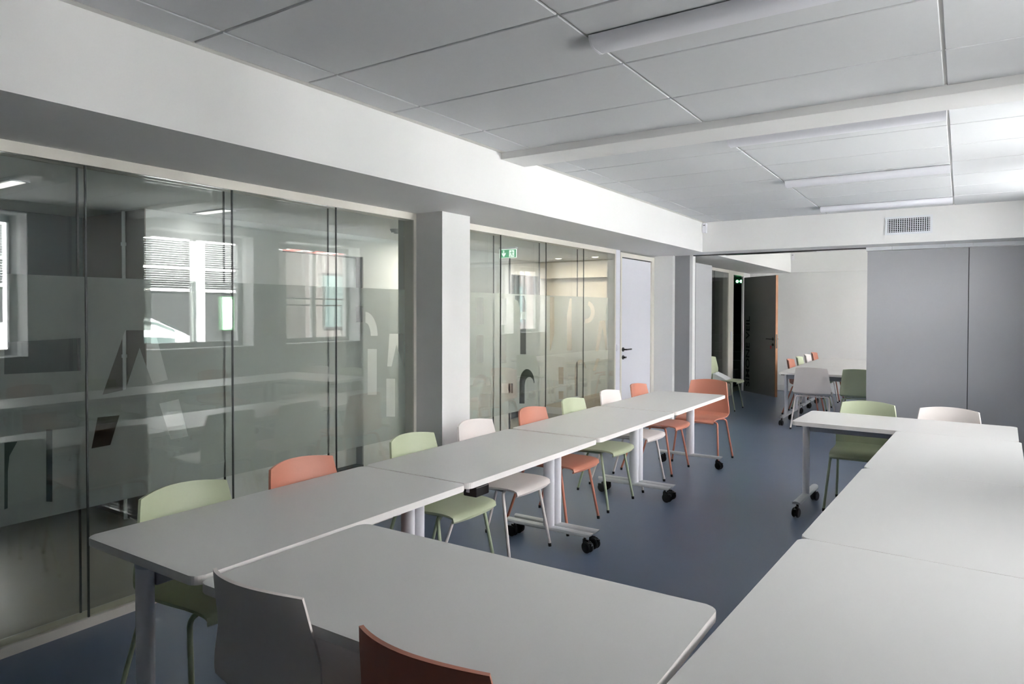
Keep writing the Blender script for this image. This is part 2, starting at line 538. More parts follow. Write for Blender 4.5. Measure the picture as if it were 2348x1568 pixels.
CUT2 = [[[4.907, 1.656], [5.013, 1.657], [5.013, 1.41], [4.907, 1.412]], [[4.907, 1.322], [5.014, 1.319], [5.014, 1.067], [4.908, 1.074]], [[5.285, 1.654], [5.388, 1.656], [5.389, 1.404], [5.286, 1.405]], [[5.286, 1.312], [5.389, 1.309], [5.39, 1.044], [5.287, 1.05]], [[5.539, 1.684], [5.705, 1.687], [5.729, 1.636], [5.738, 1.528], [5.634, 1.528], [5.626, 1.579], [5.594, 1.634], [5.539, 1.646]], [[5.634, 1.455], [5.738, 1.454], [5.74, 1.108], [5.635, 1.114]], [[6.21, 1.683], [6.302, 1.685], [6.304, 1.283], [6.213, 1.111]], [[6.65, 1.677], [6.69, 1.677], [6.694, 1.103], [6.584, 1.108], [6.581, 1.494]], [[7.103, 1.654], [7.15, 1.643], [7.192, 1.625], [7.226, 1.601], [7.25, 1.572], [7.262, 1.541], [7.261, 1.509], [7.247, 1.478], [7.223, 1.45], [7.188, 1.427], [7.145, 1.41], [7.097, 1.4], [7.047, 1.397], [6.997, 1.402], [7.022, 1.45], [7.048, 1.448], [7.075, 1.449], [7.1, 1.456], [7.122, 1.466], [7.14, 1.48], [7.153, 1.497], [7.16, 1.516], [7.16, 1.536], [7.154, 1.555], [7.142, 1.572], [7.124, 1.587], [7.102, 1.598], [7.078, 1.605]], [[7.558, 1.586], [7.631, 1.586], [7.632, 1.506], [7.558, 1.507]], [[7.392, 1.424], [7.547, 1.422], [7.624, 1.059], [7.563, 1.062], [7.475, 1.344], [7.36, 1.061], [7.278, 1.065]], [[4.85, 0.873], [4.853, 0.897], [4.864, 0.919], [4.882, 0.938], [4.905, 0.953], [4.934, 0.963], [4.965, 0.967], [4.998, 0.966], [5.03, 0.958], [5.061, 0.946], [5.088, 0.928], [5.109, 0.907], [5.124, 0.883], [5.131, 0.857], [5.062, 0.859], [5.058, 0.872], [5.051, 0.884], [5.04, 0.895], [5.026, 0.905], [5.01, 0.911], [4.993, 0.915], [4.976, 0.916], [4.959, 0.914], [4.944, 0.909], [4.932, 0.901], [4.923, 0.891], [4.917, 0.88], [4.915, 0.867]], [[4.941, 0.795], [5.131, 0.775], [5.132, 0.567], [4.942, 0.591]], [[5.309, 0.856], [5.504, 0.839], [5.504, 0.746], [5.31, 0.766]], [[5.907, 0.812], [5.899, 0.848], [5.884, 0.881], [5.863, 0.91], [5.836, 0.933], [5.805, 0.95], [5.771, 0.959], [5.738, 0.96], [5.706, 0.952], [5.677, 0.938], [5.653, 0.916], [5.635, 0.889], [5.624, 0.858], [5.621, 0.825], [5.621, 0.632], [5.717, 0.621], [5.717, 0.79], [5.719, 0.81], [5.725, 0.829], [5.734, 0.846], [5.747, 0.86], [5.763, 0.87], [5.781, 0.876], [5.8, 0.878], [5.82, 0.876], [5.839, 0.869], [5.856, 0.858], [5.872, 0.844], [5.884, 0.827], [5.893, 0.807]], [[6.4, 0.934], [6.506, 0.927], [6.508, 0.746], [6.401, 0.756]], [[6.402, 0.676], [6.508, 0.666], [6.509, 0.58], [6.403, 0.591]], [[7.042, 0.873], [7.033, 0.902], [7.016, 0.929], [6.994, 0.952], [6.968, 0.97], [6.938, 0.983], [6.907, 0.989], [6.875, 0.988], [6.846, 0.981], [6.819, 0.967], [6.797, 0.948], [6.781, 0.925], [6.771, 0.898], [6.768, 0.87], [6.77, 0.586], [6.843, 0.579], [6.84, 0.865], [6.842, 0.883], [6.847, 0.901], [6.855, 0.917], [6.866, 0.93], [6.879, 0.941], [6.894, 0.949], [6.911, 0.953], [6.928, 0.953], [6.945, 0.949], [6.961, 0.941], [6.976, 0.931], [6.989, 0.917], [7.0, 0.901]], [[7.314, 0.975], [7.396, 0.971], [7.292, 0.832], [7.212, 0.838]]]
glazing('window_1', 'long glass partition with frosted lettering nearest the camera', -1.75, 4.008, [1.632 - .79 * k for k in (4, 3, 2, 1, 0)] + [2.424, 3.211], CUT1)
glazing('window_2', 'glass partition with frosted lettering between column and white door', 4.354, 7.66, [5.185, 6.004, 6.832], CUT2)
glazing('window_3', 'glass partition of the far room beside the slate door', 9.16, 12.52, [10.0, 10.84, 11.68], None)
S(box('trim_4', -3.62, XG + .002, 7.66, 7.775, 0, ZS, door_white), 'white post between glass partition and white door', 'trim')
S(box('trim_5', -3.62, XG + .002, 12.52, 12.80, 0, ZS, frame_mat), 'white post between far glass partition and slate door', 'trim')
S(box('wall_left', -3.55, XG, 13.50, YB, 0, ZS, white_paint), 'short white wall beside the slate door hinge', 'wall')
S(box('trim_6', -3.62, XG, 12.80, 13.50, 2.215, ZS, frame_mat), 'cream door head above the slate doorway', 'trim')

# plain white door
d = empty('door_1', (XG, 7.81, 0))
S(d, 'plain white door with dark lever handle beside the glass partition', 'door')
boxes('door_frame', [(-.10, .012, -.035, 0.0, 0, 2.262), (-.10, .012, .975, 1.06, 0, 2.262), (-.10, .012, 0, .975, 2.208, 2.262)], frame_mat, d)
box('door_leaf', -.045, -.006, .006, .97, .008, 2.196, door_white, d)
box('shadow_gap', -.05, -.012, 0, .975, 2.196, 2.208, seal_mat, d)
bm = bmesh.new()
add_cyl(bm, (-.006, .07, 1.06), (.006, .07, 1.06), .026)
add_tube(bm, fillet([(.004, .07, 1.06), (.045, .07, 1.06), (.045, .22, 1.06)], .012), .0095)
mesh_obj('lever_handle', bm, steel_dark, d, True)
bm = bmesh.new()
add_cyl(bm, (-.006, .07, .962), (.006, .07, .962), .026)
add_cyl(bm, (.006, .07, .962), (.03, .07, .962), .012)
add_box(bm, .022, .034, .058, .10, .952, .972)
mesh_obj('thumb_turn', bm, steel_dark, d, True)

# slate door standing open in the far room
hx, hy = -3.485, 13.43
ang = math.atan2(12.73 - hy, -2.745 - hx)
d2 = empty('door_2', (hx, hy, 0), ang)
S(d2, 'slate grey door lettered in black standing open in the far room', 'door')
LW = 1.01
box('door_leaf', 0, LW - .012, 0.0, .045, .012, 2.185, door_grey, d2)
box('door_edge', LW - .012, LW, 0.0, .045, .012, 2.185, door_edge, d2)
t = text_mesh('lettering', 'SIMONE VEIL', 0.152, black_ink, d2, extrude=0.0012, offset=0.0012)
me = t.data
xs = [v.co.x for v in me.vertices]
sx = 1.33 / (max(xs) - min(xs))
for v in me.vertices:
    x, y = (v.co.x - min(xs)) * sx, v.co.y * 1.12
    v.co = Vector((.20 - y, -.0018 + v.co.z, .115 + x))
bm = bmesh.new()
for s in (-1, 1):
    y = -.004 if s < 0 else .049
    add_cyl(bm, (.94, y - .006, 1.045), (.94, y + .006, 1.045), .026)
    add_tube(bm, fillet([(.94, y, 1.045), (.94, y + s * .05, 1.045), (.81, y + s * .05, 1.045)], .012), .0095)
mesh_obj('lever_handle', bm, black_plastic, d2, True)
bm = bmesh.new()
add_cyl(bm, (.94, -.010, .945), (.94, .0, .945), .024)
add_box(bm, .935, .945, -.03, -.008, .94, .95)
mesh_obj('lock_cylinder', bm, black_plastic, d2, True)
box('lock_plate', LW, LW + .0015, .012, .033, .88, 1.13, steel_dark, d2)
box('key_tag', .905, .93, -.034, -.028, .87, .925, red_tag, d2, 0.002)

# movable grey partition
pt = empty('wall_partition', (0, 0, 0))
S(pt, 'grey folding partition closing off the far room', 'partition')
for x0, x1 in ((-.915, .064), (.071, .996)):
    box('panel', x0, x1, 8.93, 9.02, .012, 2.236, grey_panel, pt, 0.002)
box('black_seal', .064, .071, 8.935, 9.015, .012, 2.236, black_plastic, pt)
for x0, x1 in ((-.93, -.667), (-.664, -.154), (-.151, .10), (.103, .996)):
    box('track_cover', x0, x1, 8.925, 9.025, 2.244, 2.2835, vent_white, pt)
boxes('ceiling_track', [(-2.99, -.935, 8.955, 8.995, 2.272, 2.2835), (-2.6, -1.5, 9.06, 9.14, 2.276, 2.2835)], steel_dark, pt)
pk = empty('wall_panel_stack', (0, 0, 0))
S(pk, 'pale grey partition panels parked beside the far glass', 'partition')
for i in range(3):
    box('panel', -3.098 + i * -.105, -3.003 + i * -.105, 9.11, 9.83, .012, 2.195, grey_panel, pk, 0.002)

# corridor behind the glass
S(box('ceiling', -6.3, -3.62, YF, 16.6, 2.262, 2.30, corr_white), 'plain corridor ceiling behind the glass partition', 'ceiling')
S(boxes('wall_corridor', [(-5.0, -4.88, 2.66, 3.84, 0, 2.262), (-5.0, -4.88, 3.84, 4.79, 2.06, 2.262), (-5.0, -4.88, 4.79, 7.40, 0, 2.262),
                          (-5.4, -5.25, 7.40, 7.98, 0, 2.262), (-5.4, -5.25, 7.98, 8.72, 2.05, 2.262), (-5.4, -5.25, 8.72, 8.9, 0, 2.262),
                          (-5.4, -4.88, 7.36, 7.40, 0, 2.262)], corr_white), 'pale corridor wall facing the glass partition', 'wall')
S(box('wall_pier', -5.80, -4.881, 2.652, 2.66, 0, 2.262, taupe), 'taupe end face of the corridor wall', 'wall')
S(box('wall_corridor_side', -5.9, -5.78, YF, 2.66, 0, 2.262, teal), 'dark teal wall at the side of the corridor', 'wall')
S(boxes('wall_corridor_end', [(-5.4, -3.62, 8.90, 8.98, 0, 2.262), (-5.25, -3.62, 8.76, 8.90, 2.02, 2.262)], cream), 'cream end wall of the corridor', 'wall')
S(box('baseboard_corridor', -5.25, -3.62, 8.885, 8.90, 0, .10, corr_white), 'pale baseboard on the cream corridor wall', 'baseboard')
S(box('wall_outer', -6.4, -6.3, YF, 16.7, 0, 2.80, dark_hall), 'dark outer wall beyond the corridor', 'wall')  # unseen closing wall, put in against light leaks
d3 = empty('door_3', (-4.88, 3.84, 0))
S(d3, 'pale recessed door in the corridor wall', 'door')
box('door_leaf', -.12, -.085, .01, .94, .03, 2.05, corr_white, d3)
box('dark_gap', -.12, -.001, 0, .95, .001, .03, seal_mat, d3)  # dark strip standing in for the shaded gap below the leaf
box('jamb', -.12, -.001, .935, .949, .03, 2.059, grey_dark, d3)  # grey colour stands in for shade on the far side of the recess
d4 = empty('door_4', (-5.25, 7.98, 0))
S(d4, 'charcoal door at the end of the corridor', 'door')
box('door_leaf', -.10, -.06, .008, .70, .01, 2.045, dark_hall, d4)
box('jamb', -.12, .004, .70, .74, 0, 2.05, grey_panel, d4)
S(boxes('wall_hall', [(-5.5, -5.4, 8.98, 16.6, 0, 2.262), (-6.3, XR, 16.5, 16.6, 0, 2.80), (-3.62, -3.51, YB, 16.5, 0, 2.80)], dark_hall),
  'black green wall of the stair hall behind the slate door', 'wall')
# ------------------------------------------------------------------ tables
TL, TW, TH = 1.357, 0.685, 0.724
TK_ = 1.02


def rounded_rect(hx, hy, r, n=5):
    out = []
    for cx, cy, a0 in ((hx - r, hy - r, 0), (-hx + r, hy - r, 90), (-hx + r, -hy + r, 180), (hx - r, -hy + r, 270)):
        for i in range(n + 1):
            a = R(a0 + 90 * i / n)
            out.append((cx + r * math.cos(a), cy + r * math.sin(a)))
    return out


def make_castor(parent, x, y, rz):
    c = empty('castor', (x, y, 0), rz, parent)
    for s in (-1, 1):
        bm = bmesh.new()
        add_cyl(bm, (-.022, s * .006, .036), (-.022, s * .0225, .036), .036, .036, 22)
        es = [e for e in bm.edges if len(e.link_faces) == 2 and any(len(f.verts) > 4 for f in e.link_faces)]
        bmesh.ops.bevel(bm, geom=es, offset=.005, segments=2, affect='EDGES')
        mesh_obj('wheel', bm, black_plastic, c, True)
    bm = bmesh.new()
    add_box(bm, -.03, .016, -.0055, .0055, .03, .082, .002)
    add_cyl(bm, (0, 0, .075), (0, 0, .102), .009, .009, 12)
    add_box(bm, -.062, -.03, -.010, .010, .05, .066, .003)
    mesh_obj('fork', bm, black_plastic, c, True)
    return c


def make_table():
    t = empty('folding_table')
    bm = bmesh.new()
    add_prism(bm, rounded_rect(TW / 2, TL / 2, .035), 'z', TH - .029, TH)
    es = [e for e in bm.edges if abs(e.verts[0].co.z - e.verts[1].co.z) < 1e-6]
    bmesh.ops.bevel(bm, geom=es, offset=.002, segments=2, affect='EDGES')
    top = mesh_obj('tabletop', bm, [top_mat, edge_mat], t)
    for p in top.data.polygons:
        if abs(p.normal.z) < 0.8:
            p.material_index = 1
    for s in (-1, 1):
        y = s * (TL / 2 - .031)
        oval = [(.040 * math.cos(2 * math.pi * k / 32), y + .025 * math.sin(2 * math.pi * k / 32)) for k in range(32)]
        bm = bmesh.new()
        add_prism(bm, oval, 'z', .118, TH - .045)
        mesh_obj('column', bm, post_mat, t, True)
        bm = bmesh.new()
        add_prism(bm, [(a * 1.08, y + (b - y) * 1.08) for a, b in oval], 'z', TH - .045, TH - .0295)
        mesh_obj('column_cap', bm, rail_mat, t, True)
        # foot bar: low rounded section, ends cut on a slant
        bm = bmesh.new()
        prof = [(-.029, .100), (.029, .100), (.029, .108), (.024, .118), (.013, .124), (0, .126), (-.013, .124), (-.024, .118), (-.029, .108)]
        va = [bm.verts.new((-.325 + (.127 - z) * .9, y + p, z)) for p, z in prof]
        vb = [bm.verts.new((.325 - (.127 - z) * .9, y + p, z)) for p, z in prof]
        n = len(prof)
        for i in range(n):
            j = (i + 1) % n
            bm.faces.new((va[i], va[j], vb[j], vb[i]))
        bm.faces.new(va[::-1])
        bm.faces.new(vb)
        mesh_obj('foot_bar', bm, foot_mat, t, True, 25)
        for k, sx in enumerate((-1, 1)):
            make_castor(t, sx * .268, y, [.12, 3.0, -.15, 2.9][k + (2 if s > 0 else 0)])
        box('latch_handle', -.31, -.20, s * (TL / 2 - .045) - .02, s * (TL / 2 - .045) + .02, TH - .041, TH - .0295, black_plastic, t, 0.003)
    box('rail', -.022, .022, -TL / 2 + .058, TL / 2 - .058, TH - .115, TH - .0295, rail_mat, t, 0.004)
    box('side_rail', -.25, .25, -TL / 2 + .05, -TL / 2 + .10, TH - .06, TH - .0295, rail_mat, t, 0.003)
    return t


proto_table = make_table()
table_used = [False]


def put_table(x, y, rz, label, group):
    if not table_used[0]:
        t = proto_table
        table_used[0] = True
    else:
        t = copy_tree(proto_table)
    t.location = (x, y, 0)
    t.rotation_euler = (0, 0, rz)
    return tag(t, label, 'table', group)


def rot_frame(px, py, k):
    """furniture group turned a little about (px, py)"""
    def fn(x, y):
        return x + k * (y - py), y - k * (x - px)
    return fn


LF = rot_frame(-2.2, 1.34, .0065)
RF = rot_frame(-.6, 3.0, .0433)
aL, aR_ = -math.atan(.0065), -math.atan(.0433)
GT = 'white folding tables set in a ring'
ys = [1.1695, 2.5127, 3.8478, 5.2283, 6.5603]
ll = ['white table at the near corner by the glass partition, sage chair tucked in', 'second white table of the row along the glass, beside the column',
      'third white table of the row along the glass', 'white table ending the row along the glass, terracotta chair at its end']
for i in range(4):
    x, y = LF(-2.2317, (ys[i] + ys[i + 1]) / 2)
    put_table(x * TK_, y * TK_, aL, ll[i], GT)
put_table(-1.20 * TK_, 1.500 * TK_, math.pi / 2 + .004, 'white table crossing the front of the ring, with blush and terracotta chairs', GT)
rl = ['white table under the camera in the brightest row', 'middle white table of the bright row by the windows', 'white table of the window row touching the short cross table']
for i, yc in enumerate((1.907, 3.239, 4.571)):
    x, y = RF(-.1134, yc)
    put_table(x * TK_, y * TK_, aR_, rl[i], GT)
x, y = RF(-.4549, 5.575)
put_table(x * TK_, y * TK_, math.pi / 2 + aR_, 'white table closing the far end of the ring before the grey partition', GT)
GF = 'white folding tables in the far room'
fl = ['white far room table next to the pale grey chair', 'second white table in the far room block', 'third white table in the far room block',
      'fourth white table in the far room block', 'white far room table closest to the back wall']
for i in range(5):
    put_table(-1.36, 9.97 + .69 * i, math.pi / 2, fl[i], GF)

# ------------------------------------------------------------------ chairs
PROF = [(.286, .431), (.290, .438), (.281, .445), (.258, .450), (.21, .453), (.15, .452), (.085, .448), (.02, .444), (-.04, .441), (-.095, .441),
        (-.137, .446), (-.166, .457), (-.186, .476), (-.197, .502), (-.204, .54), (-.210, .58), (-.216, .62), (-.223, .66), (-.231, .70),
        (-.239, .74), (-.245, .772), (-.250, .800)]
HALF = [.188, .192, .195, .198, .202, .206, .210, .214, .217, .220, .223, .226, .228, .229, .228, .224, .219, .213, .207, .201, .196, .191]
SPLIT = 12


def shell_point(i, v):
    """v in -1..1 across the shell"""
    x, z = PROF[i]
    hw = HALF[i]
    n = len(PROF) - 1
    a = abs(v)
    if i <= 5:                        # rounded front of the seat
        x -= .035 * a ** 2.2 * (1 - i / 6.0)
    if i < SPLIT:
        z -= .006 * a ** 2 * (1 - i / SPLIT) - .012 * a ** 2 * (i / SPLIT)
    if i >= 10:                       # back wraps forward
        x += .060 * a ** 2 * min(1, (i - 9) / 7)
    if i >= n - 4:                    # arched top edge
        z += .016 * (1 - a ** 2.2) * (i - (n - 5)) / 5.0
    return Vector((x, v * hw, z))


def shell_meshes():
    n, M, TK = len(PROF), 16, .011
    V = [-1 + 2 * j / M for j in range(M + 1)]
    V = [math.copysign(abs(v) ** .9, v) for v in V]
    P = [[shell_point(i, v) for v in V] for i in range(n)]
    N = [[None] * (M + 1) for _ in range(n)]
    for i in range(n):
        for j in range(M + 1):
            du = P[min(i + 1, n - 1)][j] - P[max(i - 1, 0)][j]
            dv = P[i][min(j + 1, M)] - P[i][max(j - 1, 0)]
            N[i][j] = dv.cross(du).normalized()
    res = []
    for lo, hi in ((0, SPLIT), (SPLIT, n - 1)):
        bm = bmesh.new()
        A = [[bm.verts.new(P[i][j]) for j in range(M + 1)] for i in range(lo, hi + 1)]
        B = [[bm.verts.new(P[i][j] + N[i][j] * TK) for j in range(M + 1)] for i in range(lo, hi + 1)]
        K = hi - lo
        for i in range(K):
            for j in range(M):
                bm.faces.new((A[i][j], A[i][j + 1], A[i + 1][j + 1], A[i + 1][j]))
                bm.faces.new((B[i][j], B[i + 1][j], B[i + 1][j + 1], B[i][j + 1]))
            for j in (0, M):
                f = (A[i][j], A[i + 1][j], B[i + 1][j], B[i][j])
                bm.faces.new(f)
        for i in (0, K):
            for j in range(M):
                bm.faces.new((A[i][j], A[i][j + 1], B[i][j + 1], B[i][j]))
        res.append(bm)
    return res


def make_chair(c):
    t = empty('shell_chair')
    sb, bb = shell_meshes()
    mesh_obj('seat', sb, CH[c], t, True, 50)
    mesh_obj('backrest', bb, CH[c], t, True, 50)
    for sx, xt, xf in ((1, .165, .245), (-1, -.12, -.262)):
        for sy in (-1, 1):
            pts = fillet([(xt - sx * .04, sy * .12, .424), (xt + sx * .005, sy * .203, .424), (xf, sy * .236, .014)], .032, 7)
            bm = bmesh.new()
            add_tube(bm, pts, .0098, 12)
            lg = mesh_obj('leg', bm, CL[c], t, True)
            bm = bmesh.new()
            add_cyl(bm, (xf + sx * .0, sy * .236, 0), (xf - sx * .002, sy * .2355, .022), .0108, .0112, 12)
            mesh_obj('foot_cap', bm, black_plastic, lg, True)
    bm = bmesh.new()
    for sy in (-1, 1):
        add_tube(bm, [(.13, sy * .118, .424), (-.085, sy * .118, .422)], .009, 10)
    add_box(bm, -.09, -.06, -.12, .12, .416, .428)
    add_box(bm, .09, .12, -.12, .12, .416, .434)
    mesh_obj('seat_frame', bm, CL[c], t, True)
    return t


chair_proto, chair_n = {}, {}


def put_chair(c, x, y, rz, label, group):
    if c not in chair_proto:
        chair_proto[c] = make_chair(c)
        o = chair_proto[c]
    else:
        o = copy_tree(chair_proto[c])
    o.location = (x, y, 0)
    o.rotation_euler = (0, 0, rz)
    return tag(o, label, 'chair', group)


G1 = 'shell chairs backed to the glass partition'
left = [('green', 1.608, 0, 'sage green chair nearest the camera beside the glass partition'),
        ('orange', 2.207, 0, 'terracotta chair second along the glass partition, between two sage chairs'),
        ('green', 3.005, 0, 'sage green chair in front of the square white column'),
        ('white', 3.62, 0, 'blush white chair just past the square column'),
        ('orange', 4.335, 0, 'terracotta chair between blush and sage chairs along the second glass partition'),
        ('green', 4.975, 0, 'sage green chair between terracotta and blush chairs along the second glass partition'),
        ('white', 5.675, -.02, 'blush white chair in front of the white door frame'),
        ('orange', 6.345, 0, 'small terracotta chair in front of the plain white door')]
for c, y, rz, l in left:
    put_chair(c, -2.475, y, rz, l, G1)
G2 = 'shell chairs around the ring of tables'
put_chair('orange', -2.222, 6.985, -math.pi / 2, 'terracotta chair seen from the front at the far end of the row along the glass', G2)
put_chair('green', -.622, 5.94, -math.pi / 2 + aR_, 'sage green chair behind the short table at the grey partition', G2)
put_chair('white', -.085, 5.88, -math.pi / 2 + aR_ - .05, 'blush white chair behind the short table at the grey partition', G2)
put_chair('white', -1.587, 1.345, math.pi / 2, 'blush white chair in front, its back towards the camera', G2)
put_chair('orange', -.972, 1.315, math.pi / 2 - .03, 'terracotta chair in front, cut by the bottom edge', G2)
G3 = 'shell chairs backed to the street windows'
for c, yl, l in [('white', 1.60, 'blush white chair under the nearest street window'), ('orange', 2.24, 'terracotta chair under the nearest street window'),
                 ('orange', 2.99, 'terracotta chair backed to the wall between two street windows'), ('green', 3.62, 'sage green chair backed to the street windows'),
                 ('white', 4.34, 'blush white chair backed to the street windows'), ('orange', 4.97, 'terracotta chair backed to the street windows near the cross table')]:
    x, y = RF(.245, yl)
    put_chair(c, x, y, math.pi + aR_, l, G3)
G4 = 'shell chairs in the far room'
put_chair('white', -1.612, 9.72, math.pi / 2, 'pale grey chair turned away at the far room table', G4)
put_chair('green', -1.055, 9.76, math.pi / 2, 'dark green chair half hidden by the grey partition edge', G4)
for c, y, l in [('orange', 11.005, 'terracotta far room chair nearest the slate door'), ('green', 11.695, 'sage far room chair along the table side'),
                ('white', 12.385, 'white far room chair along the table side'), ('orange', 13.03, 'terracotta far room chair closest to the back wall')]:
    put_chair(c, -1.96, y, 0.0, l, G4)
put_chair('green', -3.13, 10.87, 0.0, 'sage green chair standing alone beside the far glass partition', G4)

# ------------------------------------------------------------------ ceiling lights
GL = 'linear ceiling lights'
ln = ['long linear ceiling light nearest the camera, cut by the top edge', 'linear ceiling light just past the shallow middle beam', 'third linear ceiling light from the camera',
      'linear ceiling light against the beam with the air grille']
lproto = None
for i, yc in enumerate((2.56, 4.50, 6.235, 7.98)):
    if lproto is None:
        l = empty('ceiling_light')
        prof = [(-.072, -.006), (-.07, -.02), (-.056, -.04), (-.034, -.05), (.034, -.05), (.056, -.04), (.07, -.02), (.072, -.006)]
        bm = bmesh.new()
        add_prism(bm, prof, 'x', -.585, .585)
        mesh_obj('diffuser', bm, lamp_mat, l, True, 50)
        for s in (-1, 1):
            bm = bmesh.new()
            add_prism(bm, [(a * 1.02, b * 1.02 if b < -.01 else b) for a, b in prof], 'x', s * .585, s * .595)
            mesh_obj('end_cap', bm, lamp_mat, l, True, 50)
        box('base_plate', -.59, .59, -.06, .06, -.006, 0, post_mat, l)
        lproto = l
    else:
        l = copy_tree(lproto)
    l.location = (-.672, yc, ZC)
    tag(l, ln[i], 'light', GL)

# ------------------------------------------------------------------ air grille and wall devices
v = empty('air_grille', (-.4835, 8.5475, 2.474))
tag(v, 'white air grille in the beam above the grey partition', 'air grille')
hw, hh = .222, .098
boxes('grille_frame', [(-hw, hw, -.012, -.0005, hh - .024, hh), (-hw, hw, -.012, -.0005, -hh, -hh + .024),
                       (-hw, -hw + .024, -.012, -.0005, -hh + .024, hh - .024), (hw - .024, hw, -.012, -.0005, -hh + .024, hh - .024)], vent_white, v)
box('duct_back', -hw + .024, hw - .024, -.002, -.0005, -hh + .024, hh - .024, vent_dark, v)
for i in range(19):
    x = -hw + .034 + i * (2 * hw - .068) / 18
    box('fin', x - .0038, x + .0038, -.010, -.004, -hh + .024, hh - .024, vent_white, v)
for i in range(7):
    z = -hh + .036 + i * (2 * hh - .072) / 6
    box('cross_fin', -hw + .024, hw - .024, -.004, -.002, z - .0022, z + .0022, vent_white, v)
for loc, l in (((-2.702, 8.5475, 2.58), 'white motion detector in the corner beside the air grille beam'), ((-2.702, 13.93, 2.58), 'white motion detector in the far room corner')):
    o = empty('motion_detector', loc)
    tag(o, l, 'detector', 'corner motion detectors')
    box('housing', -.028, .028, -.045, -.0005, -.062, .062, post_mat, o, 0.008)
    box('lens', -.012, .012, -.048, -.044, .03, .038, vent_dark, o)
sw = empty('light_switch', (XG + .002, 7.712, 1.09))
tag(sw, 'white light switch on the post beside the white door', 'switch')
box('plate', 0.0005, .009, -.04, .04, -.042, .042, post_mat, sw, 0.003)
box('rocker', .009, .014, -.026, .026, -.028, .028, vent_white, sw, 0.002)
sw2 = empty('door_entry_plate', (XG + .002, 12.66, 1.09))
tag(sw2, 'white switch plate on the post beside the slate door', 'switch')
box('plate', 0.0005, .009, -.04, .04, -.08, .08, post_mat, sw2, 0.003)
box('rocker', .009, .013, -.02, .02, -.03, .03, vent_white, sw2, 0.002)

# corridor things seen through the glass
ex = empty('exit_sign', (-4.318, 6.5, 2.262))
tag(ex, 'green exit sign with arrow and running figure hanging in the corridor', 'exit sign')
box('lamp_bar', -.12, .12, -.03, .02, -.022, -.001, post_mat, ex, 0.006)
box('sign_plate', -.117, .117, -.006, .0, -.122, -.024, white_sign, ex)
box('green_field', -.11, .11, -.0075, -.006, -.117, -.029, green_sign, ex)


def decal(name, pts, m, parent, y=-.0085, th=.001):
    bm = bmesh.new()
    add_prism(bm, pts, 'y', y, y + th)
    return mesh_obj(name, bm, m, parent)


decal('arrow', [(-.062, -.036), (-.050, -.036), (-.050, -.072), (-.030, -.060), (-.030, -.078), (-.056, -.110), (-.082, -.078), (-.082, -.060), (-.062, -.072)], white_sign, ex)
decal('doorway', [(.018, -.036), (.086, -.036), (.086, -.112), (.018, -.112)], white_sign, ex)
fig = []
for q in ([(.046, -.040), (.056, -.040), (.056, -.050), (.046, -.050)],
          [(.050, -.052), (.064, -.054), (.060, -.078), (.048, -.078)],
          [(.062, -.054), (.078, -.060), (.078, -.070), (.074, -.070), (.073, -.064), (.062, -.060)],
          [(.050, -.054), (.036, -.062), (.026, -.062), (.026, -.068), (.038, -.069), (.052, -.062)],
          [(.048, -.078), (.056, -.078), (.044, -.096), (.036, -.111), (.030, -.111), (.038, -.094)],
          [(.054, -.078), (.061, -.078), (.066, -.092), (.082, -.092), (.082, -.098), (.061, -.098)]):
    fig.append(q)
bm = bmesh.new()
for q in fig:
    add_prism(bm, q, 'y', -.0096, -.0086)
mesh_obj('running_figure', bm, green_sign, ex)
wbx = empty('alarm_box', (-4.88, 5.44, 2.17))
tag(wbx, 'pale alarm sounder box high on the corridor wall', 'alarm box')
box('housing', 0.0005, .07, -.09, .09, -.075, .075, vent_white, wbx, 0.006)
for i in range(5):
    box('slot', .0702, .0715, -.05, .05, -.04 + i * .018, -.034 + i * .018, vent_dark, wbx)
sd = empty('smoke_detector', (-4.22, 4.55, 2.262))
tag(sd, 'round smoke detector on the corridor ceiling', 'smoke detector')
bm = bmesh.new()
add_cyl(bm, (0, 0, -.03), (0, 0, -.0005), .045, .06, 24)
mesh_obj('housing', bm, vent_white, sd, True)
bm = bmesh.new()
add_cyl(bm, (0, 0, -.04), (0, 0, -.03), .02, .03, 18)
mesh_obj('sensor_cap', bm, vent_white, sd, True)
pp = empty('conduit_pipe', (-5.127, 2.632, 0))
tag(pp, 'thin pale conduit pipe on the taupe corridor pier', 'pipe')
bm = bmesh.new()
add_cyl(bm, (0, 0, .0), (0, 0, 2.26), .013, .013, 12)
mesh_obj('tube', bm, corr_white, pp, True)
for z in (2.02, 1.2, .4):
    bm = bmesh.new()
    add_cyl(bm, (0, 0, z - .012), (0, 0, z + .012), .019, .019, 12)
    mesh_obj('clip', bm, corr_white, pp, True)
dlp = None
for (x, y), l in (((-4.06, 8.20), 'warm ceiling downlight by the cream corridor wall'), ((-4.62, 8.20), 'second warm downlight deeper in the corridor end'),
                  ((-4.35, 5.6), 'added downlight behind the column brightening the pale corridor wall')):  # this last lamp is added, hidden by the column, to brighten the wall
    dl = empty('downlight', (x, y, 2.262))
    tag(dl, l, 'light', 'corridor downlights')
    bm = bmesh.new()
    add_cyl(bm, (0, 0, -.008), (0, 0, -.0005), .05, .052, 24)
    mesh_obj('ring', bm, vent_white, dl, True)
    bm = bmesh.new()
    add_cyl(bm, (0, 0, -.0095), (0, 0, -.008), .036, .036, 24)
    mesh_obj('lens', bm, down_glow, dl, True)
    ld = bpy.data.lights.new('downlight_lamp', 'AREA')
    ld.shape = 'DISK'
    ld.size = .07
    ld.energy = 6.0 if y < 7 else 3.4
    ld.color = (1.0, .91, .78)
    lo = bpy.data.objects.new('downlight_lamp', ld)
    link(lo, dl)
    lo.location = (0, 0, -.012)
